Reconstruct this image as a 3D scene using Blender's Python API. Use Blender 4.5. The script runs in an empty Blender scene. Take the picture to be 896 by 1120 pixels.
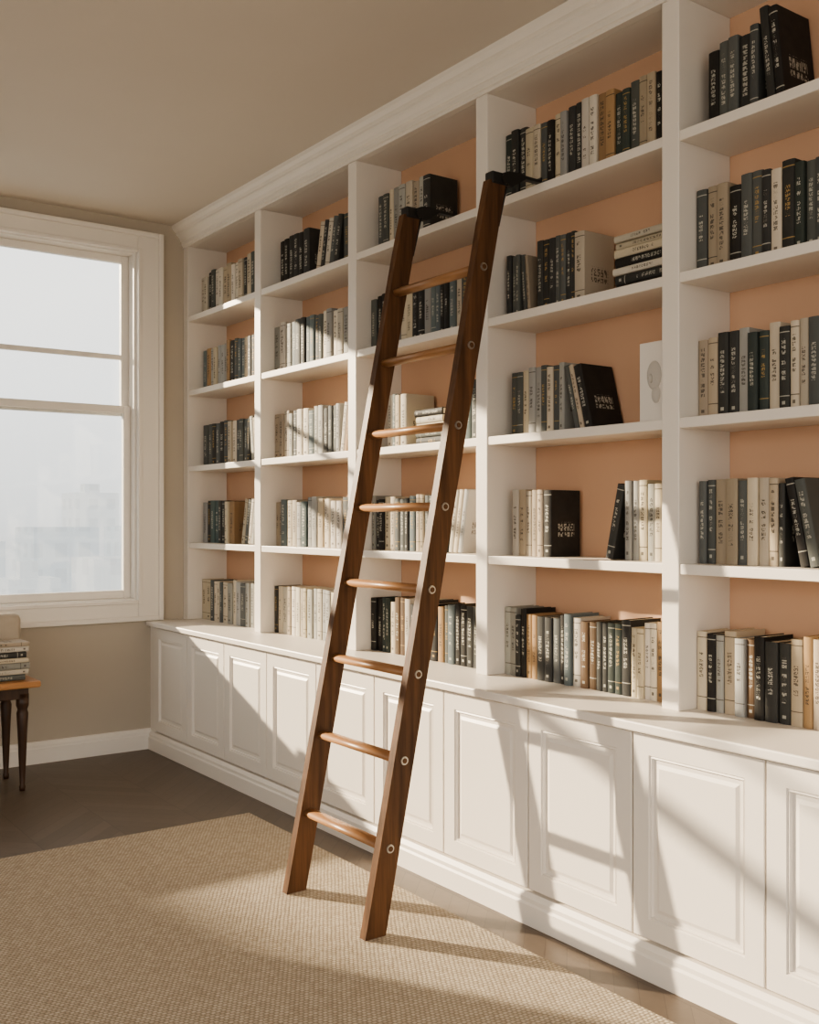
import bpy, bmesh, math, random
from mathutils import Vector, Matrix
R = random.Random(23)
C = bpy.context.scene.collection
COS = math.cos; SIN = math.sin

# ------------------------------------------------------------------ helpers
class G:
    def __init__(s, name, world=False):
        if world:
            s.o = bpy.data.worlds.new(name)
        else:
            s.o = bpy.data.materials.new(name)
        s.o.use_nodes = True
        s.nt = s.o.node_tree
        s.nt.nodes.clear()
    def n(s, t, **kw):
        nd = s.nt.nodes.new(t)
        for k, v in kw.items():
            setattr(nd, k, v)
        return nd
    def put(s, sock, v):
        if v is None: return
        if isinstance(v, bpy.types.NodeSocket): s.nt.links.new(v, sock)
        else:
            if sock.type == 'RGBA' and len(v) == 3: v = (*v, 1)
            sock.default_value = v
    def m(s, op, a, b=None, c=None):
        nd = s.n('ShaderNodeMath', operation=op)
        s.put(nd.inputs[0], a); s.put(nd.inputs[1], b); s.put(nd.inputs[2], c)
        return nd.outputs[0]
    def mix(s, f, a, b, bt='MIX'):
        nd = s.n('ShaderNodeMix', data_type='RGBA', blend_type=bt)
        s.put(nd.inputs[0], f); s.put(nd.inputs[6], a); s.put(nd.inputs[7], b)
        return nd.outputs[2]
    def xyz(s, x, y, z):
        nd = s.n('ShaderNodeCombineXYZ')
        s.put(nd.inputs[0], x); s.put(nd.inputs[1], y); s.put(nd.inputs[2], z)
        return nd.outputs[0]
    def sep(s, v):
        nd = s.n('ShaderNodeSeparateXYZ'); s.put(nd.inputs[0], v); return nd.outputs
    def white(s, v):
        nd = s.n('ShaderNodeTexWhiteNoise', noise_dimensions='3D'); s.put(nd.inputs['Vector'], v); return nd.outputs['Value']
    def noise(s, v, scale=5, detail=4, rough=.5):
        nd = s.n('ShaderNodeTexNoise'); s.put(nd.inputs['Vector'], v)
        nd.inputs['Scale'].default_value = scale; nd.inputs['Detail'].default_value = detail
        nd.inputs['Roughness'].default_value = rough
        return nd.outputs[0]
    def tc(s, w='Object'):
        return s.n('ShaderNodeTexCoord').outputs[w]
    def map(s, v, scale=(1, 1, 1), rot=(0, 0, 0)):
        nd = s.n('ShaderNodeMapping'); s.put(nd.inputs[0], v)
        nd.inputs['Scale'].default_value = scale; nd.inputs['Rotation'].default_value = rot
        return nd.outputs[0]
    def bump(s, h, strength=.3, dist=.01):
        nd = s.n('ShaderNodeBump'); nd.inputs['Strength'].default_value = strength
        nd.inputs['Distance'].default_value = dist; s.put(nd.inputs['Height'], h)
        return nd.outputs[0]
    def pbr(s, col, rough=.5, metal=0, nrm=None, spec=.5):
        b = s.n('ShaderNodeBsdfPrincipled'); o = s.n('ShaderNodeOutputMaterial')
        s.put(b.inputs['Base Color'], col); s.put(b.inputs['Roughness'], rough)
        b.inputs['Metallic'].default_value = metal
        b.inputs['Specular IOR Level'].default_value = spec
        if nrm is not None: s.put(b.inputs['Normal'], nrm)
        s.nt.links.new(b.outputs[0], o.inputs[0])
        return s.o

def paint(name, col, var=.03, rough=.5, bump=.05, scale=3):
    g = G(name); v = g.tc()
    n1 = g.noise(v, scale, 4)
    dark = tuple(c * (1 - var) for c in col); lite = tuple(min(1, c * (1 + var)) for c in col)
    n2 = g.noise(v, 220, 2)
    return g.pbr(g.mix(n1, dark, lite), rough, nrm=g.bump(n2, bump, .002))

def wood(name, c1, c2, axis='Z', rough=.38, scale=1, spec=.4):
    g = G(name); v = g.tc()
    st = {'Z': (22, 22, 1.3), 'Y': (22, 1.3, 22), 'X': (1.3, 22, 22)}[axis]
    v2 = g.map(v, tuple(a * scale for a in st))
    n1 = g.noise(v2, 1.6, 6, .6); n2 = g.noise(v2, 7, 3, .6)
    r = g.n('ShaderNodeValToRGB'); g.put(r.inputs[0], n1)
    r.color_ramp.elements[0].position = .3; r.color_ramp.elements[0].color = (*c1, 1)
    r.color_ramp.elements[1].position = .72; r.color_ramp.elements[1].color = (*c2, 1)
    f = g.m('MULTIPLY', n2, .35)
    col = g.mix(f, r.outputs[0], tuple(c * .45 for c in c1))
    return g.pbr(col, rough, nrm=g.bump(n2, .12, .002), spec=spec)

def setp(o, label=None, cat=None, **kw):
    if label: o['label'] = label
    if cat: o['category'] = cat
    for k, v in kw.items(): o[k] = v
    return o

def mk(name, bm, mats, origin, parent=None, label=None, cat=None, **kw):
    origin = Vector(origin)
    bmesh.ops.translate(bm, verts=bm.verts, vec=-origin)
    bmesh.ops.recalc_face_normals(bm, faces=bm.faces)
    me = bpy.data.meshes.new(name); bm.to_mesh(me); bm.free()
    if not isinstance(mats, (list, tuple)): mats = [mats]
    for m_ in mats: me.materials.append(m_)
    o = bpy.data.objects.new(name, me); C.objects.link(o)
    if parent is not None:
        o.parent = parent; o.location = origin - parent.location
    else: o.location = origin
    return setp(o, label, cat, **kw)

def empty(name, loc, label=None, cat=None, **kw):
    o = bpy.data.objects.new(name, None); o.empty_display_size = .1
    C.objects.link(o); o.location = loc
    return setp(o, label, cat, **kw)

def box(bm, x0, x1, y0, y1, z0, z1, bevel=0, mi=0):
    r = bmesh.ops.create_cube(bm, size=1)
    vs = r['verts']
    for v in vs:
        v.co = Vector((x0 + (v.co.x + .5) * (x1 - x0), y0 + (v.co.y + .5) * (y1 - y0), z0 + (v.co.z + .5) * (z1 - z0)))
    fs = set(f for v in vs for f in v.link_faces)
    for f in fs: f.material_index = mi
    if bevel:
        es = list(set(e for v in vs for e in v.link_edges))
        bmesh.ops.bevel(bm, geom=es, offset=bevel, segments=2, affect='EDGES', profile=.5)

def bx(name, mat, x0, x1, y0, y1, z0, z1, bevel=0, parent=None, **kw):
    bm = bmesh.new(); box(bm, x0, x1, y0, y1, z0, z1, bevel)
    return mk(name, bm, mat, ((x0 + x1) / 2, (y0 + y1) / 2, z0), parent, **kw)

def extrude_y(bm, prof, y0, y1):
    a = [bm.verts.new((x, y0, z)) for x, z in prof]
    b = [bm.verts.new((x, y1, z)) for x, z in prof]
    n = len(prof)
    for i in range(n):
        bm.faces.new((a[i], a[(i + 1) % n], b[(i + 1) % n], b[i]))
    bm.faces.new(a); bm.faces.new(b[::-1])

def extrude_x(bm, prof, x0, x1):
    a = [bm.verts.new((x0, y, z)) for y, z in prof]
    b = [bm.verts.new((x1, y, z)) for y, z in prof]
    n = len(prof)
    for i in range(n):
        bm.faces.new((a[i], a[(i + 1) % n], b[(i + 1) % n], b[i]))
    bm.faces.new(a); bm.faces.new(b[::-1])

def cyl(bm, p0, p1, r0, r1=None, seg=20):
    p0 = Vector(p0); p1 = Vector(p1); r1 = r0 if r1 is None else r1
    d = p1 - p0
    mat = Matrix.Translation((p0 + p1) / 2) @ d.to_track_quat('Z', 'Y').to_matrix().to_4x4()
    bmesh.ops.create_cone(bm, cap_ends=True, segments=seg, radius1=r0, radius2=r1, depth=d.length, matrix=mat)

def smooth(o):
    for p in o.data.polygons: p.use_smooth = True

# ------------------------------------------------------------------ materials
M_white = paint('white_lacquer', (.80, .745, .675), .02, .42, .02)
M_white2 = paint('white_trim', (.80, .755, .695), .02, .4, .02)
M_wall = paint('greige_wall_paint', (.48, .425, .35), .03, .8, .15)
M_ceil = paint('ceiling_paint', (.64, .58, .51), .02, .9, .1)
M_peach = paint('peach_panel', (.64, .405, .27), .05, .7, .05, 2)
M_stile = wood('dark_walnut', (.06, .029, .015), (.195, .095, .045), 'Z', .5, 1, .25)
M_rung = wood('warm_oak', (.29, .145, .066), (.49, .275, .14), 'Y', .4)
M_table = wood('orange_oak', (.42, .20, .08), (.60, .32, .14), 'X', .4)
M_leg = wood('dark_leg_wood', (.035, .018, .01), (.09, .045, .025), 'Z', .4)
M_black = paint('black_iron', (.015, .014, .013), .1, .45, .1, 20)
g = G('brushed_steel'); M_steel = g.pbr(g.mix(g.noise(g.tc(), 60), (.45, .43, .40), (.62, .60, .56)), .35, 1)
M_cloth = paint('beige_linen', (.44, .38, .31), .08, .95, .5, 30)

# floor: chevron parquet
g = G('dark_chevron_parquet'); v = g.tc(); x, y, z = g.sep(v)
pp = g.m('PINGPONG', x, .36); vv = g.m('ADD', y, pp)
idx = g.m('FLOOR', g.m('DIVIDE', vv, .1)); colm = g.m('FLOOR', g.m('DIVIDE', x, .36))
fr = g.m('FRACT', g.m('DIVIDE', vv, .1))
gap = g.m('LESS_THAN', fr, .03)
fx = g.m('FRACT', g.m('DIVIDE', x, .36)); gap2 = g.m('LESS_THAN', fx, .008)
gp = g.m('MAXIMUM', gap, gap2)
rnd = g.white(g.xyz(idx, colm, 3.0))
gr = g.noise(g.map(v, (9, 9, 9)), 4, 6, .65)
c = g.mix(rnd, (.138, .105, .080), (.172, .132, .102))
c = g.mix(g.m('MULTIPLY', gr, .5), c, (.085, .064, .048))
c = g.mix(g.m('MULTIPLY', gp, .4), c, (.03, .022, .017))
M_floor = g.pbr(c, .42, nrm=g.bump(g.m('SUBTRACT', 1.0, gp), .2, .002))

# rug: woven loops
g = G('beige_woven_rug'); v = g.tc()
x, y, z = g.sep(v)
row = g.m('FLOOR', g.m('DIVIDE', y, .013))
off = g.m('MULTIPLY', g.m('MODULO', row, 2.0), .5)
wob = g.m('MULTIPLY', g.noise(v, 30, 2), .5)
a = g.m('ABSOLUTE', g.m('SINE', g.m('MULTIPLY', g.m('ADD', g.m('ADD', g.m('DIVIDE', x, .016), off), wob), math.pi)))
b = g.m('ABSOLUTE', g.m('SINE', g.m('MULTIPLY', g.m('DIVIDE', y, .013), math.pi)))
h = g.m('MULTIPLY', g.m('POWER', a, .6), g.m('POWER', b, .6))
big = g.noise(v, 1.7, 3)
lp = g.white(g.xyz(g.m('FLOOR', g.m('ADD', g.m('DIVIDE', x, .016), off)), row, 0.0))
c = g.mix(lp, (.52, .435, .335), (.68, .59, .47))
c = g.mix(g.m('MULTIPLY', g.m('SUBTRACT', 1.0, h), .8), c, (.14, .108, .08))
c = g.mix(g.m('MULTIPLY', big, .22), c, (.40, .335, .26))
M_rug = g.pbr(c, .95, nrm=g.bump(h, .4, .004), spec=.1)

# books: colour + random number stored per book mesh, UV = position over spine / board
def bookmat(name, kind):
    g = G(name)
    at = g.n('ShaderNodeAttribute', attribute_name='book_colour'); col = at.outputs['Color']; rn = at.outputs['Alpha']
    uv = g.n('ShaderNodeUVMap', uv_map='face_position').outputs[0]
    gx, gz, _ = g.sep(uv)
    oz = g.m('MULTIPLY', gz, .255)
    lum = g.n('ShaderNodeRGBToBW'); g.put(lum.inputs[0], col); lum = lum.outputs[0]
    r2 = g.m('FRACT', g.m('MULTIPLY', rn, 37.7)); r3 = g.m('FRACT', g.m('MULTIPLY', rn, 91.3))
    lite = g.mix(g.m('GREATER_THAN', r3, .8), (.50, .48, .41), (.42, .28, .11))
    txt = g.mix(g.m('GREATER_THAN', lum, .2), lite, (.06, .05, .042))
    if kind == 'spine':
        px = g.m('ADD', .0026, g.m('MULTIPLY', r2, .0016))
        row = g.m('FLOOR', g.m('MULTIPLY', gx, 13)); cl = g.m('FLOOR', g.m('DIVIDE', oz, px))
        inrow = g.m('MULTIPLY', g.m('GREATER_THAN', row, 3.5), g.m('LESS_THAN', row, 8.5))
        on = g.m('GREATER_THAN', g.white(g.xyz(row, cl, g.m('MULTIPLY', rn, 100.0))), .36)
        gapm = g.m('LESS_THAN', g.m('MODULO', cl, 4.0), 2.5)
        let = g.m('GREATER_THAN', g.white(g.xyz(g.m('FLOOR', g.m('DIVIDE', cl, 4.0)), 7.0, g.m('MULTIPLY', rn, 55.0))), .17)
        z0 = g.m('ADD', .22, g.m('MULTIPLY', r3, .22)); z1 = g.m('ADD', .68, g.m('MULTIPLY', r2, .22))
        zone = g.m('MULTIPLY', g.m('GREATER_THAN', gz, z0), g.m('LESS_THAN', gz, z1))
        mk_ = g.m('MULTIPLY', g.m('MULTIPLY', inrow, on), g.m('MULTIPLY', g.m('MULTIPLY', gapm, let), zone))
        lg = g.m('MULTIPLY', g.m('LESS_THAN', g.m('ABSOLUTE', g.m('SUBTRACT', gz, .09)), .02), g.m('LESS_THAN', g.m('ABSOLUTE', g.m('SUBTRACT', gx, .5)), .16))
        lg = g.m('MULTIPLY', lg, g.m('GREATER_THAN', r2, .45))
        bd = g.m('ADD', g.m('LESS_THAN', g.m('ABSOLUTE', g.m('SUBTRACT', gz, .93)), .006), g.m('LESS_THAN', g.m('ABSOLUTE', g.m('SUBTRACT', gz, .17)), .006))
        bd = g.m('MULTIPLY', bd, g.m('GREATER_THAN', r3, .6))
        mask = g.m('MINIMUM', g.m('ADD', g.m('ADD', mk_, lg), bd), 1.0)
    else:
        oy = g.m('MULTIPLY', gx, .16)
        row = g.m('FLOOR', g.m('DIVIDE', oz, .0055)); cl = g.m('FLOOR', g.m('DIVIDE', oy, .0045))
        on = g.m('GREATER_THAN', g.white(g.xyz(row, cl, g.m('MULTIPLY', rn, 100.0))), .38)
        gapm = g.m('MULTIPLY', g.m('LESS_THAN', g.m('MODULO', cl, 4.0), 2.5), g.m('LESS_THAN', g.m('MODULO', row, 6.0), 4.5))
        zy = g.m('MULTIPLY', g.m('GREATER_THAN', gx, .25), g.m('LESS_THAN', gx, .8))
        zz = g.m('MULTIPLY', g.m('GREATER_THAN', gz, .30), g.m('LESS_THAN', gz, .52))
        mask = g.m('MULTIPLY', g.m('MULTIPLY', on, gapm), g.m('MULTIPLY', zy, zz))
    wear = g.noise(g.tc('Object'), 25, 4)
    base = g.mix(g.m('MULTIPLY', wear, .10), col, (.30, .26, .21))
    c = g.mix(g.m('MULTIPLY', mask, .8), base, txt)
    return g.pbr(c, .6, nrm=g.bump(g.noise(g.tc('Object'), 400, 2), .1, .001), spec=.3)
M_spine = bookmat('book_spine_cloth', 'spine'); M_cover = bookmat('book_cover_cloth', 'cover')
g = G('book_paper'); x, y, z = g.sep(g.tc())
ln = g.m('SINE', g.m('MULTIPLY', x, 5000.0))
M_paper = g.pbr(g.mix(g.m('MULTIPLY_ADD', ln, .25, .5), (.50, .42, .31), (.68, .60, .47)), .9)

# glass
g = G('window_glass')
tr = g.n('ShaderNodeBsdfTransparent'); gl = g.n('ShaderNodeBsdfGlossy'); gl.inputs['Roughness'].default_value = .03
gl.inputs[0].default_value = (.8, .85, .9, 1)
tr.inputs[0].default_value = (.97, .98, .98, 1)
ms = g.n('ShaderNodeMixShader'); ms.inputs[0].default_value = .04
o = g.n('ShaderNodeOutputMaterial')
g.nt.links.new(tr.outputs[0], ms.inputs[1]); g.nt.links.new(gl.outputs[0], ms.inputs[2]); g.nt.links.new(ms.outputs[0], o.inputs[0])
M_glass = g.o

# ------------------------------------------------------------------ dimensions
WY = 6.08; CZ = 3.22; DB = 2.67; BK = 2.935; DC = 2.455
P = .953; Y0 = 2.233
LV = [.78, 1.256, 1.728, 2.197, 2.655]
TOP = 3.09
NEAR = Y0 - 2 * P

# ------------------------------------------------------------------ room shell
bx('floor', M_floor, -2.6, 3.1, -2.6, WY, -.1, 0, kind='structure')
bx('ceiling', M_ceil, -2.8, 3.15, -2.6, WY + .2, CZ, CZ + .15, kind='structure')
bx('wall_right', M_wall, BK + .02, 3.15, -2.6, WY, 0, CZ, kind='structure')
XL, XR, ZB, ZT = -.35, 2.37, .90, 3.03
bm = bmesh.new()
box(bm, -2.8, XL, WY, WY + .2, 0, CZ); box(bm, XR, 3.15, WY, WY + .2, 0, CZ)
box(bm, XL, XR, WY, WY + .2, 0, ZB); box(bm, XL, XR, WY, WY + .2, ZT, CZ)
mk('wall_back', bm, M_wall, (0, WY, 0), kind='structure')
bm = bmesh.new()
box(bm, -2.8, -2.6, 3.6, WY, 0, CZ); box(bm, -2.8, -2.6, -2.6, 3.6, 0, .5); box(bm, -2.8, -2.6, -2.6, 3.6, 2.9, CZ)
box(bm, -2.8, -2.6, .4, .7, .5, 2.9)
mk('wall_left', bm, M_wall, (-2.7, 0, 0), kind='structure')
bm = bmesh.new()
extrude_x(bm, [(WY, 0), (WY - .022, 0), (WY - .022, .085), (WY - .018, .092), (WY - .018, .105), (WY - .008, .122), (WY, .125)], -2.6, DC + .02)
mk('baseboard_back', bm, M_white2, (0, WY, 0), kind='structure')
bm = bmesh.new()
extrude_y(bm, [(DC + .02, 0), (DC - .022, 0), (DC - .022, .07), (DC - .016, .078), (DC - .016, .092), (DC - .004, .108), (DC + .02, .11)], NEAR, WY)
mk('baseboard_right', bm, M_white, (DC, 0, 0), kind='structure')

# ------------------------------------------------------------------ window
win = empty('window_1', (1.0, WY, ZB), 'white double-hung window with wide moulded casing and hazy daylight', 'window', kind='structure')
def ring(bm, x0, x1, z0, z1, w, ya, yb, bevel=.003, wb=None, wt=None):
    wb = w if wb is None else wb; wt = w if wt is None else wt
    box(bm, x0, x0 + w, ya, yb, z0, z1, bevel); box(bm, x1 - w, x1, ya, yb, z0, z1, bevel)
    box(bm, x0 + w, x1 - w, ya, yb, z0, z0 + wb, bevel); box(bm, x0 + w, x1 - w, ya, yb, z1 - wt, z1, bevel)
bm = bmesh.new()
ring(bm, XL - .15, XR + .15, ZB - .11, ZT + .11, .152, WY - .022, WY + .001, .004, .11, .11)
ring(bm, XL - .158, XR + .158, ZB - .118, ZT + .118, .03, WY - .04, WY + .001, .006)
ring(bm, XL - .02, XR + .02, ZB - .012, ZT + .012, .024, WY - .032, WY + .001, .005)
mk('casing', bm, M_white2, (1, WY, ZB), win)
bm = bmesh.new()
ring(bm, XL, XR, ZB, ZT, .02, WY, WY + .18, .002)
mk('jamb', bm, M_white2, (1, WY + .1, ZB), win)
bm = bmesh.new()
MZ = 2.06; MU = 2.375
ring(bm, XL + .02, XR - .02, MZ - .03, ZT - .02, .045, WY + .09, WY + .125, .004, .05)
box(bm, XL + .06, XR - .06, WY + .095, WY + .12, MU, MU + .03, .003)
mk('sash', bm, M_white2, (1, WY + .1, MZ), win)
bm = bmesh.new()
ring(bm, XL + .02, XR - .02, ZB + .02, MZ + .03, .045, WY + .05, WY + .088, .004, .05)
mk('sash', bm, M_white2, (1, WY + .07, ZB), win)
for (y, z0, z1) in ((WY + .107, MZ + .02, MU), (WY + .107, MU + .03, ZT - .06), (WY + .068, ZB + .07, MZ - .01)):
    bx('glass_pane', M_glass, XL + .065, XR - .065, y, y + .003, z0, z1, parent=win)

# ------------------------------------------------------------------ bookcase
bc = empty('bookcase', (DB, 3.5, LV[0]), 'floor-to-ceiling white built-in bookcase with peach back panels', 'bookcase')
for k in range(-2, 5):
    yc = Y0 + k * P
    y1 = WY if k == 4 else yc + .035
    bx('divider', M_white, DB, BK, yc - .035, y1, LV[0], TOP, .003, bc)
for k in range(-2, 4):
    for z in LV[1:]:
        bx('shelf', M_white, DB + .004, BK, Y0 + k * P + .035, Y0 + (k + 1) * P - .035, z - .034, z, .003, bc)
    bx('back_panel', M_peach, BK, BK + .015, Y0 + k * P, Y0 + (k + 1) * P, LV[0], TOP, 0, bc, label='peach painted back panel')
bx('top_panel', M_white, DB + .031, BK + .015, NEAR - .035, WY, TOP, TOP + .02, 0, bc)
bm = bmesh.new()
extrude_y(bm, [(DB + .03, TOP), (DB - .004, TOP), (DB - .004, TOP + .012), (DB - .012, TOP + .016), (DB - .012, TOP + .036), (DB - .02, TOP + .04), (DB - .026, TOP + .056),
               (DB - .04, TOP + .072), (DB - .048, TOP + .078), (DB - .048, TOP + .088), (DB - .062, TOP + .096), (DB - .075, TOP + .112), (DB - .078, CZ), (DB + .03, CZ)], NEAR - .035, WY)
mk('crown_molding', bm, M_white, (DB, 3, TOP), bc)

bm = bmesh.new(); box(bm, DC - .03, BK + .018, NEAR - .03, WY, .75, LV[0], .005)
mk('countertop', bm, M_white, (DB, 3, .75), label='long white painted countertop above the base cabinets', cat='countertop')

def door(y0, y1, z0, z1, par):
    bm = bmesh.new()
    box(bm, DC, DC + .02, y0, y1, z0, z1)
    bm.faces.ensure_lookup_table()
    f = min(bm.faces, key=lambda f: f.calc_center_median().x)
    def ins(f, t, d):
        bmesh.ops.inset_region(bm, faces=[f], thickness=t, depth=0, use_even_offset=True)
        bmesh.ops.translate(bm, verts=list(f.verts), vec=(d, 0, 0))
    ins(f, .002, -.002); ins(f, .060, 0); ins(f, .003, .005); ins(f, .005, -.002); ins(f, .004, .008); ins(f, .012, 0); ins(f, .012, -.005)
    return mk('door', bm, M_white, (DC + .02, (y0 + y1) / 2, z0), par)
HP = P / 2; S0 = 2.2
for k in range(-2, 4):
    ya = S0 + k * P; yb = S0 + (k + 1) * P
    cab = empty('base_cabinet', (2.7, (ya + yb) / 2, 0), 'white two-door base cabinet with raised panel doors', 'cabinet', group='base cabinets under the bookcase')
    bx('body', M_white, DC + .022, BK, ya + .0005, yb - .0005, 0, .75, 0, cab)
    for j in range(2):
        door(ya + j * HP + .003, ya + (j + 1) * HP - .003, .118, .742, cab)
bx('trim_1', M_white, DC, BK, S0 + 4 * P, WY, .0, .75, 0, kind='structure')

# ------------------------------------------------------------------ books
PAL = {
 'charcoal': (.034, .035, .034), 'black': (.013, .012, .012), 'slate grey': (.090, .097, .093), 'dark green': (.036, .05, .045),
 'cream': (.54, .47, .36), 'off-white': (.60, .55, .47), 'light grey': (.34, .335, .31), 'blue grey': (.125, .155, .165),
 'tan': (.36, .23, .12), 'teal grey': (.07, .105, .105), 'brown': (.11, .065, .035), 'beige': (.42, .345, .255)}
NEARW = [('charcoal', 6), ('black', 4.5), ('slate grey', 3.5), ('dark green', 1.5), ('cream', 5), ('off-white', 4), ('light grey', 2.5), ('blue grey', .7), ('tan', 1.6), ('teal grey', .6), ('brown', 1), ('beige', 2.5)]
FARW = [('charcoal', 5), ('black', 2.5), ('slate grey', 4.5), ('dark green', .6), ('cream', 3.5), ('off-white', 4.5), ('light grey', 4), ('blue grey', 2.5), ('tan', .8), ('teal grey', 1), ('brown', .5), ('beige', 2)]
DARKW = [('charcoal', 6), ('black', 4), ('slate grey', 5), ('light grey', 1.5), ('dark green', 1), ('beige', .7)]
def pick(w):
    return R.choices([a for a, _ in w], [b for _, b in w])[0]
NB = [0]; STUFF = bmesh.new(); LIMIT = 292
def tag(bm, w, h, d, col):
    cl = bm.loops.layers.float_color.new('book_colour'); ul = bm.loops.layers.uv.new('face_position')
    for f in bm.faces:
        for l in f.loops:
            l[cl] = col
            x, y, z = l.vert.co
            l[ul].uv = ((x / w + .5) if f.material_index == 1 else y / d, z / h)
def book_mesh(w, h, d):
    bm = bmesh.new(); b = min(.003, w * .12); bul = min(.005, w * .18)
    out = [(w / 2, d), (w / 2, .005)]
    n = 6
    arc = [(w / 2 * math.cos(math.pi * i / n), .005 - (bul + .001) * math.sin(math.pi * i / n)) for i in range(1, n)]
    out += arc + [(-w / 2, .005), (-w / 2, d)]
    inn = [(-w / 2 + b, d), (-w / 2 + b, .008), (w / 2 - b, .008), (w / 2 - b, d)]
    prof = out + inn
    A = [bm.verts.new((x, y, 0)) for x, y in prof]; B = [bm.verts.new((x, y, h)) for x, y in prof]
    m = len(prof)
    for i in range(m):
        f = bm.faces.new((A[i], A[(i + 1) % m], B[(i + 1) % m], B[i]))
        f.material_index = 1 if 1 <= i <= len(arc) + 1 else 0
    bm.faces.new(A); bm.faces.new(B[::-1])
    bmesh.ops.recalc_face_normals(bm, faces=bm.faces)
    return bm
def book(w, h, d, colname, mat, group, label=None, parts=False):
    NB[0] += 1
    stuff = NB[0] > LIMIT
    bm = book_mesh(w, h, d); b = min(.003, w * .12)
    if not parts or stuff:
        box(bm, -w / 2 + b, w / 2 - b, .008, d - .004, .003, h - .003, 0, 2)
    c = PAL[colname]; j = R.uniform(.8, 1.2)
    tag(bm, w, h, d, (min(1, c[0] * j), min(1, c[1] * j), min(1, c[2] * j * R.uniform(.95, 1.05)), R.random()))
    me = bpy.data.meshes.new('book'); bm.to_mesh(me); bm.free()
    if stuff:
        me.transform(mat); STUFF.from_mesh(me); bpy.data.meshes.remove(me); return
    for m_ in (M_cover, M_spine, M_paper): me.materials.append(m_)
    o = bpy.data.objects.new('book', me); C.objects.link(o)
    o.matrix_world = mat
    if parts:
        bm = bmesh.new(); box(bm, -w / 2 + b, w / 2 - b, .008, d - .004, .003, h - .003)
        mp = bpy.data.meshes.new('page_block'); bm.to_mesh(mp); bm.free(); mp.materials.append(M_paper)
        p_ = bpy.data.objects.new('page_block', mp); C.objects.link(p_); p_.parent = o
    return setp(o, label or f'{colname} hardcover book standing upright on the shelf', 'book', group=group)
RZ = Matrix.Rotation(-math.pi / 2, 4, 'Z')
SX = DB + .085
def up(y, w, h, z, col, grp, **kw):
    x = SX + R.uniform(-.006, .008)
    book(w, h, R.uniform(.15, .165), col, Matrix.Translation((x, y - w / 2, z + .0005)) @ RZ, grp, **kw)
    return y - w - .0012
def lean(y, w, h, z, a, col, grp, d=.16, **kw):
    """a>0: top leans towards +Y, top edge touches y; a<0: top leans towards -Y, lower far edge starts at y"""
    label = f'{col} hardcover book leaning at an angle against its neighbour'
    if a > 0:
        piv = y - h * SIN(a)
        M = Matrix.Translation((SX, piv, z + .0005)) @ Matrix.Rotation(-a, 4, 'X') @ Matrix.Translation((0, -w / 2, 0)) @ RZ
        book(w, h, d, col, M, grp, label=label, parts=True)
        return y - w / COS(a) - .0015, piv - w * COS(a)
    else:
        a = -a
        piv = y - w * COS(a)
        M = Matrix.Translation((SX, piv, z + .0005)) @ Matrix.Rotation(a, 4, 'X') @ Matrix.Translation((0, w / 2, 0)) @ RZ
        book(w, h, d, col, M, grp, label=label, parts=True)
        return y - w / COS(a) - .0015, piv - h * SIN(a)
SHN = ['on the countertop', 'on the lowest shelf', 'on the second shelf', 'on the third shelf', 'on the top shelf']
def rowfill(ya, yb, z, wts, grp, hr=(.235, .275), wr=(.026, .044), last=None):
    y = ya
    if last: yb += last[0] + .002
    run = 0; H = R.uniform(*hr); W = R.uniform(*wr); col = pick(wts)
    while True:
        if run <= 0:
            run = R.choice([1, 1, 1, 2, 2]); H = R.uniform(*hr); W = R.uniform(*wr)
            c2 = pick(wts)
            if c2 == col: c2 = pick(wts)
            col = c2
        w = W * R.uniform(.95, 1.05)
        if y - w < yb:
            if y - .02 > yb:
                y = up(y, y - yb - .001, H, z, col, grp)
            break
        y = up(y, w, H + R.uniform(-.002, .002), z, col, grp)
        run -= 1
    if last:
        y = up(y, last[0], last[1], z, last[2], grp, label=f'{last[2]} hardcover book with its printed cover showing', parts=True)
    return y
def stack(yfar, z, items, grp, xs=0):
    for (w, h, col) in items:
        y = yfar - R.uniform(0, .012)
        M = Matrix.Translation((SX + xs + R.uniform(-.006, .006), y, z + w / 2 + .0005)) @ Matrix.Rotation(math.pi / 2, 4, 'X') @ RZ
        book(w, h, .16, col, M, grp, label=f'{col} hardcover book lying flat in a stack', parts=True)
        z += w + .001
    return z

def far(k): return Y0 + (k + 1) * P - .035 - .003
def near(k): return Y0 + k * P + .035 + .003
# --- table stack first (near objects)
z = .571
for i, (w, h, col) in enumerate([(.03, .27, 'slate grey'), (.026, .26, 'off-white'), (.032, .27, 'light grey'), (.024, .25, 'cream'), (.03, .26, 'charcoal'), (.028, .25, 'off-white'), (.02, .24, 'beige')]):
    M = Matrix.Translation((1.575 - R.uniform(0, .03), 5.50 + R.uniform(-.006, .006), z + w / 2)) @ Matrix.Rotation(-math.pi / 2, 4, 'Y')
    book(w, h, .18, col, M, 'books stacked on the side table', label=f'{col} hardcover book lying in the stack on the side table', parts=True)
    z += w + .001
ZC = z
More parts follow.
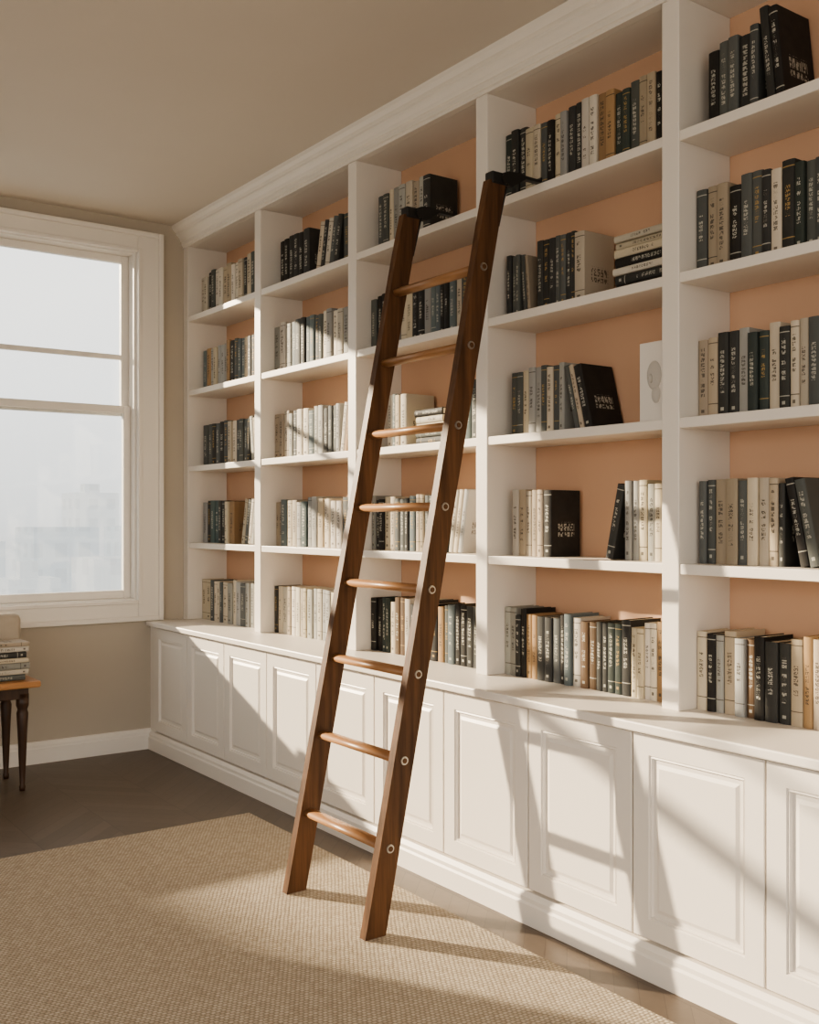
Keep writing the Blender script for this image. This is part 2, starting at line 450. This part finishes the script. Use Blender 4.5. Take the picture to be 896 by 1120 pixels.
# --- bay nearest to the camera (k=-1)
k = -1; g_ = lambda s: 'books ' + SHN[s] + ' of the bookcase'
NE = 1.60
WN = (.027, .044)
rowfill(far(k), NE, LV[0], NEARW, g_(0), (.235, .275), WN)
y = rowfill(far(k) - .01, 1.87, LV[1], [('slate grey', 5), ('charcoal', 5), ('light grey', 3), ('cream', 2), ('beige', 2)], g_(1), (.25, .275), WN)
y, _ = lean(y, .03, .27, LV[1], .20, 'black', g_(1)); y, _ = lean(y, .034, .265, LV[1], .205, 'slate grey', g_(1))
rowfill(far(k), NE, LV[2], NEARW, g_(2), (.25, .29), WN)
rowfill(far(k), NE, LV[3], [('charcoal', 6), ('black', 4), ('slate grey', 4), ('tan', 2.5), ('beige', 3), ('cream', 3), ('dark green', 2)], g_(3), (.25, .285), WN)
y = rowfill(far(k) - .04, 1.96, LV[4], DARKW, g_(4), (.25, .28), WN)
y, _ = lean(y, .03, .32, LV[4], .10, 'charcoal', g_(4), .17); y, _ = lean(y, .03, .31, LV[4], .105, 'black', g_(4), .17)
# --- second bay (k=0)
k = 0
W1 = (.027, .044)
rowfill(far(k), near(k), LV[0], NEARW, g_(0), (.24, .27), W1)
rowfill(far(k) - .045, 2.88, LV[1], [('cream', 4), ('off-white', 3), ('charcoal', 1), ('beige', 2)], g_(1), (.25, .262), (.03, .04), last=(.042, .255, 'black'))
y, yt = lean(2.60, .034, .27, LV[1], -.22, 'charcoal', g_(1))
rowfill(yt - .003, near(k), LV[1], [('cream', 4), ('light grey', 3), ('charcoal', 1.5), ('beige', 2)], g_(1), (.262, .28), (.028, .04))
y = rowfill(far(k) - .045, 2.81, LV[2], [('slate grey', 3), ('charcoal', 4), ('cream', 1.5), ('light grey', 2)], g_(2), (.25, .265), (.026, .036))
y, _ = lean(y, .022, .25, LV[2], .24, 'slate grey', g_(2)); y, _ = lean(y, .022, .25, LV[2], .245, 'beige', g_(2)); y, _ = lean(y, .038, .245, LV[2], .255, 'black', g_(2), .17)
y = rowfill(far(k) - .02, 3.04, LV[3], [('charcoal', 3), ('cream', 2), ('slate grey', 2)], g_(3), (.24, .26), (.022, .032))
y, _ = lean(y, .022, .24, LV[3], .07, 'slate grey', g_(3)); y, yb_ = lean(y, .016, .235, LV[3], .08, 'beige', g_(3), .17)
rowfill(yb_ - .03, 2.70, LV[3], [('slate grey', 3), ('charcoal', 3), ('cream', 1)], g_(3), (.265, .28), (.026, .036), last=(.05, .262, 'cream'))
stack(2.56, LV[3], [(.03, .27, 'black'), (.032, .265, 'charcoal'), (.026, .26, 'off-white'), (.034, .27, 'black'), (.03, .26, 'cream'), (.022, .25, 'cream'), (.024, .24, 'off-white')], g_(3))
rowfill(far(k), near(k), LV[4], NEARW, g_(4), (.25, .29), W1)
# --- third bay (k=1)
k = 1
W2 = (.03, .052)
rowfill(far(k), near(k), LV[0], NEARW, g_(0), (.235, .265), W2)
y = rowfill(far(k), 3.50, LV[1], FARW, g_(1), (.235, .262), W2)
for c_ in ('off-white', 'cream', 'light grey'):
    y, yt = lean(y, .03, .27, LV[1], -.17, c_, g_(1))
y = rowfill(far(k) - .12, 3.80, LV[2], FARW, g_(2), (.24, .262), W2)
z_ = stack(3.75, LV[2], [(.034, .2, 'charcoal'), (.03, .2, 'slate grey'), (.03, .2, 'cream'), (.03, .19, 'off-white'), (.03, .2, 'black')], g_(2))
rowfill(3.50, near(k), LV[2], FARW, g_(2), (.25, .27), W2)
rowfill(far(k), near(k) + .09, LV[3], FARW, g_(3), (.24, .265), W2)
rowfill(far(k) - .06, 3.62, LV[4], [('slate grey', 5), ('light grey', 3), ('charcoal', 3), ('beige', 2), ('cream', 2)], g_(4), (.25, .285), W2, last=(.05, .265, 'charcoal'))
# --- fourth bay (k=2)
k = 2
W3 = (.034, .06)
for s in range(4):
    hr = [(.25, .262), (.235, .26), (.235, .262), (.25, .27)][s]
    W = [[('off-white', 4), ('cream', 4), ('light grey', 2), ('beige', 2), ('charcoal', 1)], FARW, FARW, [('off-white', 3), ('light grey', 4), ('slate grey', 3), ('charcoal', 2), ('blue grey', 2)]][s]
    e = near(k) + (.20 if s == 2 else 0)
    y = rowfill(far(k), e, LV[s], W, g_(s), hr, W3)
    if s == 2:
        for c_ in ('off-white', 'tan', 'charcoal'):
            y, yt = lean(y, .034, .25, LV[s], -.16, c_, g_(s))
rowfill(far(k) - .05, 4.68, LV[4], [('charcoal', 4), ('black', 1), ('slate grey', 3), ('light grey', 1)], g_(4), (.25, .27), W3, last=(.06, .265, 'charcoal'))
y = 4.62
for c_ in ('cream', 'charcoal', 'off-white', 'slate grey', 'charcoal'):
    y, yt = lean(y, .04, .265, LV[4], -.2, c_, g_(4))
rowfill(yt - .003, near(k), LV[4], FARW, g_(4), (.25, .28), W3)
# --- fifth bay (k=3)
k = 3
W4 = (.036, .064)
rowfill(far(k), near(k), LV[0], [('charcoal', 4), ('cream', 2.5), ('slate grey', 4), ('light grey', 3)], g_(0), (.24, .26), W4)
y = rowfill(far(k) - .03, 5.56, LV[1], FARW, g_(1), (.24, .26), W4, last=(.06, .25, 'tan'))
y = 5.46
for c_ in ('cream', 'slate grey', 'off-white', 'light grey'):
    y, yt = lean(y, .038, .26, LV[1], -.2, c_, g_(1))
rowfill(yt - .003, near(k), LV[1], FARW, g_(1), (.24, .26), W4)
y = rowfill(far(k) - .04, 5.36, LV[2], [('slate grey', 4), ('charcoal', 3), ('cream', 1), ('blue grey', 2)], g_(2), (.25, .262), W4)
y, _ = lean(y, .04, .26, LV[2], .12, 'light grey', g_(2)); y, _ = lean(y, .04, .25, LV[2], .125, 'beige', g_(2))
rowfill(far(k) - .02, near(k), LV[3], FARW, g_(3), (.24, .27), W4)
rowfill(far(k), near(k), LV[4], [('cream', 4), ('beige', 2), ('off-white', 3), ('slate grey', 3), ('charcoal', 3)], g_(4), (.24, .275), W4)
if NB[0] > LIMIT:
    me = bpy.data.meshes.new('shelved_books'); STUFF.to_mesh(me)
    for m_ in (M_cover, M_spine, M_paper): me.materials.append(m_)
    o = bpy.data.objects.new('shelved_books', me); C.objects.link(o)
    setp(o, 'rows of grey, cream and black hardcover books on white shelves', 'books', kind='stuff')
STUFF.free()

# white board with relief
bm = bmesh.new()
box(bm, 2.74, 2.768, 2.285, 2.425, LV[2] + .0005, LV[2] + .275, .003)
o = mk('picture_board', bm, M_white2, (2.754, 2.355, LV[2]), label='white board with a pale relief motif standing on a shelf', cat='board')
bm = bmesh.new(); bmesh.ops.create_uvsphere(bm, u_segments=20, v_segments=12, radius=1, matrix=Matrix.Translation((2.741, 2.36, LV[2] + .16)) @ Matrix.Diagonal((.010, .032, .05, 1)))
bmesh.ops.create_uvsphere(bm, u_segments=16, v_segments=10, radius=1, matrix=Matrix.Translation((2.731, 2.368, LV[2] + .15)) @ Matrix.Diagonal((.010, .008, .016, 1)))
bmesh.ops.create_uvsphere(bm, u_segments=16, v_segments=10, radius=1, matrix=Matrix.Translation((2.741, 2.352, LV[2] + .095)) @ Matrix.Diagonal((.008, .02, .03, 1)))
m_ = mk('relief_motif', bm, paint('pale_grey_relief', (.55, .52, .48), .1, .7), (2.741, 2.36, LV[2] + .16), o); smooth(m_)

# ------------------------------------------------------------------ ladder
FX, TX, TZ = 1.925, 2.462, 2.640
ZF = .0148
YN, YF = 2.861, 3.385; TH = .034; SW = .082
lad = empty('library_ladder', (FX, (YN + YF) / 2, 0), 'dark walnut library ladder with eight oak rungs leaning on the bookcase', 'ladder')
slope = (TX - FX) / TZ
def sx(z): return FX + slope * z
for yc in (YN, YF):
    bm = bmesh.new()
    n = 14; rings = []
    for i in range(n + 1):
        z = ZF + (TZ - ZF) * i / n; cx = sx(z)
        zf = z; zb = z
        if i == n: zf = z - .02; zb = z
        hw = SW / 2
        rings.append([bm.verts.new(p) for p in ((cx - hw, yc - TH / 2, zf), (cx + hw, yc - TH / 2, zb), (cx + hw, yc + TH / 2, zb), (cx - hw, yc + TH / 2, zf))])
    for i in range(n):
        for j in range(4):
            bm.faces.new((rings[i][j], rings[i][(j + 1) % 4], rings[i + 1][(j + 1) % 4], rings[i + 1][j]))
    bm.faces.new(rings[0]); bm.faces.new(rings[-1][::-1])
    es = [e for e in bm.edges if len(e.link_faces) == 2 and e.calc_face_angle(0) > .6]
    bmesh.ops.bevel(bm, geom=es, offset=.004, segments=2, affect='EDGES')
    mk('stile', bm, M_stile, (sx(0), yc, 0), lad, label='dark walnut side rail')
    bm = bmesh.new()
    hw = .012
    box(bm, TX - SW / 2 + .01, TX + SW / 2 + .010, yc - TH / 2 - .005, yc + TH / 2 + .005, TZ - .03, TZ + .014, .006)
    prof = [(TX + .02, TZ + .014), (TX + .03, TZ - .02), (TX + .075, TZ - .026), (TX + .11, TZ - .002), (TX + .14, TZ + .0155), (2.675, TZ + .0158), (2.682, TZ + .022), (2.684, TZ + .036), (2.676, TZ + .036), (2.672, TZ + .026), (TX + .14, TZ + .028), (TX + .09, TZ + .032), (TX + .05, TZ + .026)]
    extrude_y(bm, prof, yc - hw, yc + hw)
    a0 = [(sx(2.46) + SW / 2 + .001, 2.46), (sx(2.46) + SW / 2 + .006, 2.46), (TX + SW / 2 + .010, TZ - .02), (TX + SW / 2 + .003, TZ - .02)]
    extrude_y(bm, a0, yc - hw, yc + hw)
    cyl(bm, (TX + .03, yc - TH / 2 - .012, TZ - .008), (TX + .03, yc + TH / 2 + .012, TZ - .008), .018)
    mk('hook', bm, M_black, (TX, yc, TZ), lad, label='black iron shelf hook')
RZS = [.300 + i * .286 for i in range(8)]
for z in RZS:
    bm = bmesh.new(); n = 20; a = []; b = []
    for i in range(n):
        t = 2 * math.pi * i / n
        cx_, cz_ = .026 * COS(t), .0155 * SIN(t)
        cx_ = math.copysign(abs(cx_ / .026) ** .8 * .026, cx_)
        a.append(bm.verts.new((sx(z) + cx_, YN + TH / 2 - .004, z + cz_ + .0)))
        b.append(bm.verts.new((sx(z) + cx_, YF - TH / 2 + .004, z + cz_)))
    for i in range(n): bm.faces.new((a[i], a[(i + 1) % n], b[(i + 1) % n], b[i]))
    bm.faces.new(a); bm.faces.new(b[::-1])
    o = mk('rung', bm, M_rung, (sx(z), (YN + YF) / 2, z), lad, label='rounded warm oak rung')
    smooth(o)
    for yc, sg in ((YN, -1), (YF, 1)):
        bm = bmesh.new(); ys = yc + sg * TH / 2
        cyl(bm, (sx(z), ys - sg * .002, z), (sx(z), ys + sg * .004, z), .0155, .014, 24)
        o = mk('bolt', bm, M_steel, (sx(z), ys, z), lad, label='round steel bolt cap')
        bm = bmesh.new(); cyl(bm, (sx(z), ys + sg * .003, z), (sx(z), ys + sg * .0055, z), .0095, .009, 20)
        me = mk('bolt_socket', bm, M_stile, (sx(z), ys + sg * .003, z), None)
        me.parent = o; me.location = (0, sg * .003, 0)

# ------------------------------------------------------------------ rug
bm = bmesh.new(); box(bm, -1.6, 2.275, -.6, 4.42, .0005, .014, .005)
mk('rug', bm, M_rug, (0, 2, 0), label='large beige woven loop rug on the dark wood floor', cat='rug')

# ------------------------------------------------------------------ side table, cushion
tb = empty('side_table', (1.2, 5.65, 0), 'small oak side table with dark turned tapered legs by the window', 'table')
bx('table_top', M_table, .80, 1.61, 5.44, 5.90, .535, .57, .01, tb)
bx('apron', M_leg, .85, 1.56, 5.49, 5.85, .475, .535, .003, tb)
for (x, y) in ((1.535, 5.515), (1.535, 5.825), (.875, 5.515), (.875, 5.825)):
    bm = bmesh.new(); n = 16
    prof = [(.014, 0), (.016, .02), (.013, .03), (.017, .12), (.024, .30), (.030, .40), (.024, .42), (.032, .44), (.032, .50)]
    rr = [[bm.verts.new((x + r * COS(2 * math.pi * i / n), y + r * SIN(2 * math.pi * i / n), z)) for i in range(n)] for r, z in prof]
    for a, b in zip(rr, rr[1:]):
        for i in range(n): bm.faces.new((a[i], a[(i + 1) % n], b[(i + 1) % n], b[i]))
    bm.faces.new(rr[0]); bm.faces.new(rr[-1])
    o = mk('leg', bm, M_leg, (x, y, 0), tb); smooth(o)
bm = bmesh.new(); box(bm, 1.10, 1.595, 5.73, 5.83, .571, .895, .035)
bmesh.ops.subdivide_edges(bm, edges=bm.edges, cuts=1)
o = mk('cushion', bm, M_cloth, (1.35, 5.78, .571), label='beige linen block cushion standing upright behind the books', cat='cushion'); smooth(o)

# ------------------------------------------------------------------ outside
def hazemat(name, col, k):  # distance haze is painted in as pale emission of the surface colour
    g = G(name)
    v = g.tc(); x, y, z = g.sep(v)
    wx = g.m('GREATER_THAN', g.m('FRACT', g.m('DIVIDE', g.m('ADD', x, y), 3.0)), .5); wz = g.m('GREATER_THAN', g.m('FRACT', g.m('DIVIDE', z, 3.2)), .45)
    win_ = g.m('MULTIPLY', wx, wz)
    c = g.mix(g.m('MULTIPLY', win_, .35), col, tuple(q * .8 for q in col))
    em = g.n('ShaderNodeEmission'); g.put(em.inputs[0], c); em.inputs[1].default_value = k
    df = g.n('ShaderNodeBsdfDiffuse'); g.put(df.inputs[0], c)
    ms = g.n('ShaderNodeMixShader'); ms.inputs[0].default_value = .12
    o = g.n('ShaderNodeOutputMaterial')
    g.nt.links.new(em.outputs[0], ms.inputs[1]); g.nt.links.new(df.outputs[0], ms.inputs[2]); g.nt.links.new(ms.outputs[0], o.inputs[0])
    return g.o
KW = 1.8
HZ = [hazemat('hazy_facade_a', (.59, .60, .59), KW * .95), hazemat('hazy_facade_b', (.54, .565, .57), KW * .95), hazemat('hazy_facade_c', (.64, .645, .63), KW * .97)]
R2 = random.Random(5)
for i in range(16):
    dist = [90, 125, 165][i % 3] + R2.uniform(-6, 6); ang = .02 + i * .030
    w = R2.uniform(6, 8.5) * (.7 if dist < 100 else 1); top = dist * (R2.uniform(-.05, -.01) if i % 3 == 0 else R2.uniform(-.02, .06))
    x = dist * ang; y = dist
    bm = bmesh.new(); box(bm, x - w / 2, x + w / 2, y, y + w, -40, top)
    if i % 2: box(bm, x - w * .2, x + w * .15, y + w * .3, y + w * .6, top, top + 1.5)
    mk('building', bm, HZ[i % 3], (x, y, -40), label='distant city building with haze painted into its colour', cat='building', group='hazy city buildings outside')
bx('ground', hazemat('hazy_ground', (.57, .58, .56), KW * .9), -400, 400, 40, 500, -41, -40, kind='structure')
bm = bmesh.new()
TE = .326; PHI = math.radians(30)
dX = -12 * math.tan(PHI); dZ = 12 * TE / COS(PHI)
ax, az = .20 + dX, .93 + dZ
rx0, rx1 = ax + 1.4, ax - 2.6
z_e = az - .84 * 1.4; z_r = az + .84 * 2.6
pr = [(rx0, -6), (rx0, z_e), (rx1, z_r), (rx1 - 4, z_e), (rx1 - 4, -6)]
A = [bm.verts.new((x, 17.4, z)) for x, z in pr]; B = [bm.verts.new((x, 18, z)) for x, z in pr]
for i in range(5): bm.faces.new((A[i], A[(i + 1) % 5], B[(i + 1) % 5], B[i]))
bm.faces.new(A); bm.faces.new(B[::-1])
mk('sunblocker', bm, paint('sunblocker_render', (.5, .48, .45), .1, .9), (-9, 17.4, -6), label='unseen gabled house outside the window', cat='sunblocker')  # added out of view only to cut the edge of the sun patch

# ------------------------------------------------------------------ world and lights
g = G('hazy_sky', True)
x, y, z = g.sep(g.tc('Generated'))
r = g.n('ShaderNodeValToRGB'); g.put(r.inputs[0], g.m('MULTIPLY_ADD', z, .5, .5))
el = r.color_ramp.elements
el[0].position = .0; el[0].color = (.20, .175, .145, 1)
el[1].position = 1; el[1].color = (.80, .77, .73, 1)
e = el.new(.46); e.color = (.42, .41, .38, 1)
e = el.new(.50); e.color = (.70, .70, .685, 1)
e = el.new(.56); e.color = (.92, .91, .885, 1)
e = el.new(.60); e.color = (1, .975, .93, 1)
bg = g.n('ShaderNodeBackground'); g.put(bg.inputs[0], r.outputs[0]); bg.inputs[1].default_value = KW
o = g.n('ShaderNodeOutputWorld'); g.nt.links.new(bg.outputs[0], o.inputs[0])
bpy.context.scene.world = g.o

tv = Vector((SIN(PHI), -COS(PHI), -TE)).normalized()
L = bpy.data.lights.new('sun', 'SUN'); L.energy = 12.0; L.color = (1, .83, .61); L.angle = math.radians(.9)
o = bpy.data.objects.new('sun', L); C.objects.link(o); o.location = (-6, 14, 6); o.rotation_euler = tv.to_track_quat('-Z', 'Y').to_euler()
def area(name, loc, d, sx_, sy_, e, col):
    L = bpy.data.lights.new(name, 'AREA'); L.shape = 'RECTANGLE'; L.size = sx_; L.size_y = sy_; L.energy = e; L.color = col
    o = bpy.data.objects.new(name, L); C.objects.link(o); o.location = loc; o.rotation_euler = Vector(d).to_track_quat('-Z', 'Y').to_euler()
area('fill_light', (-2.4, .8, 1.75), (1, .25, .45), 4.5, 2.0, 42, (1, .89, .75))  # unseen fill added at the left wall to lift the room
area('fill_light', (.0, -2.4, 1.7), (.2, 1, .35), 4.5, 2.2, 20, (1, .89, .75))  # second added fill, unseen behind the camera

# ------------------------------------------------------------------ camera
cam = bpy.data.cameras.new('camera'); co = bpy.data.objects.new('camera', cam); C.objects.link(co)
co.location = (0, 0, 1.4); co.rotation_euler = (math.radians(90), 0, math.radians(-36))
cam.sensor_fit = 'VERTICAL'; cam.sensor_height = 36; cam.lens = 36 * 1136 / 1120; cam.shift_y = 8 / 1120
cam.clip_end = 2000
bpy.context.scene.camera = co
vs = bpy.context.scene.view_settings
vs.view_transform = 'AgX'
try: vs.look = 'AgX - Medium High Contrast'
except Exception as ex: print(ex)
vs.exposure = .05
print('BOOKS', NB[0])
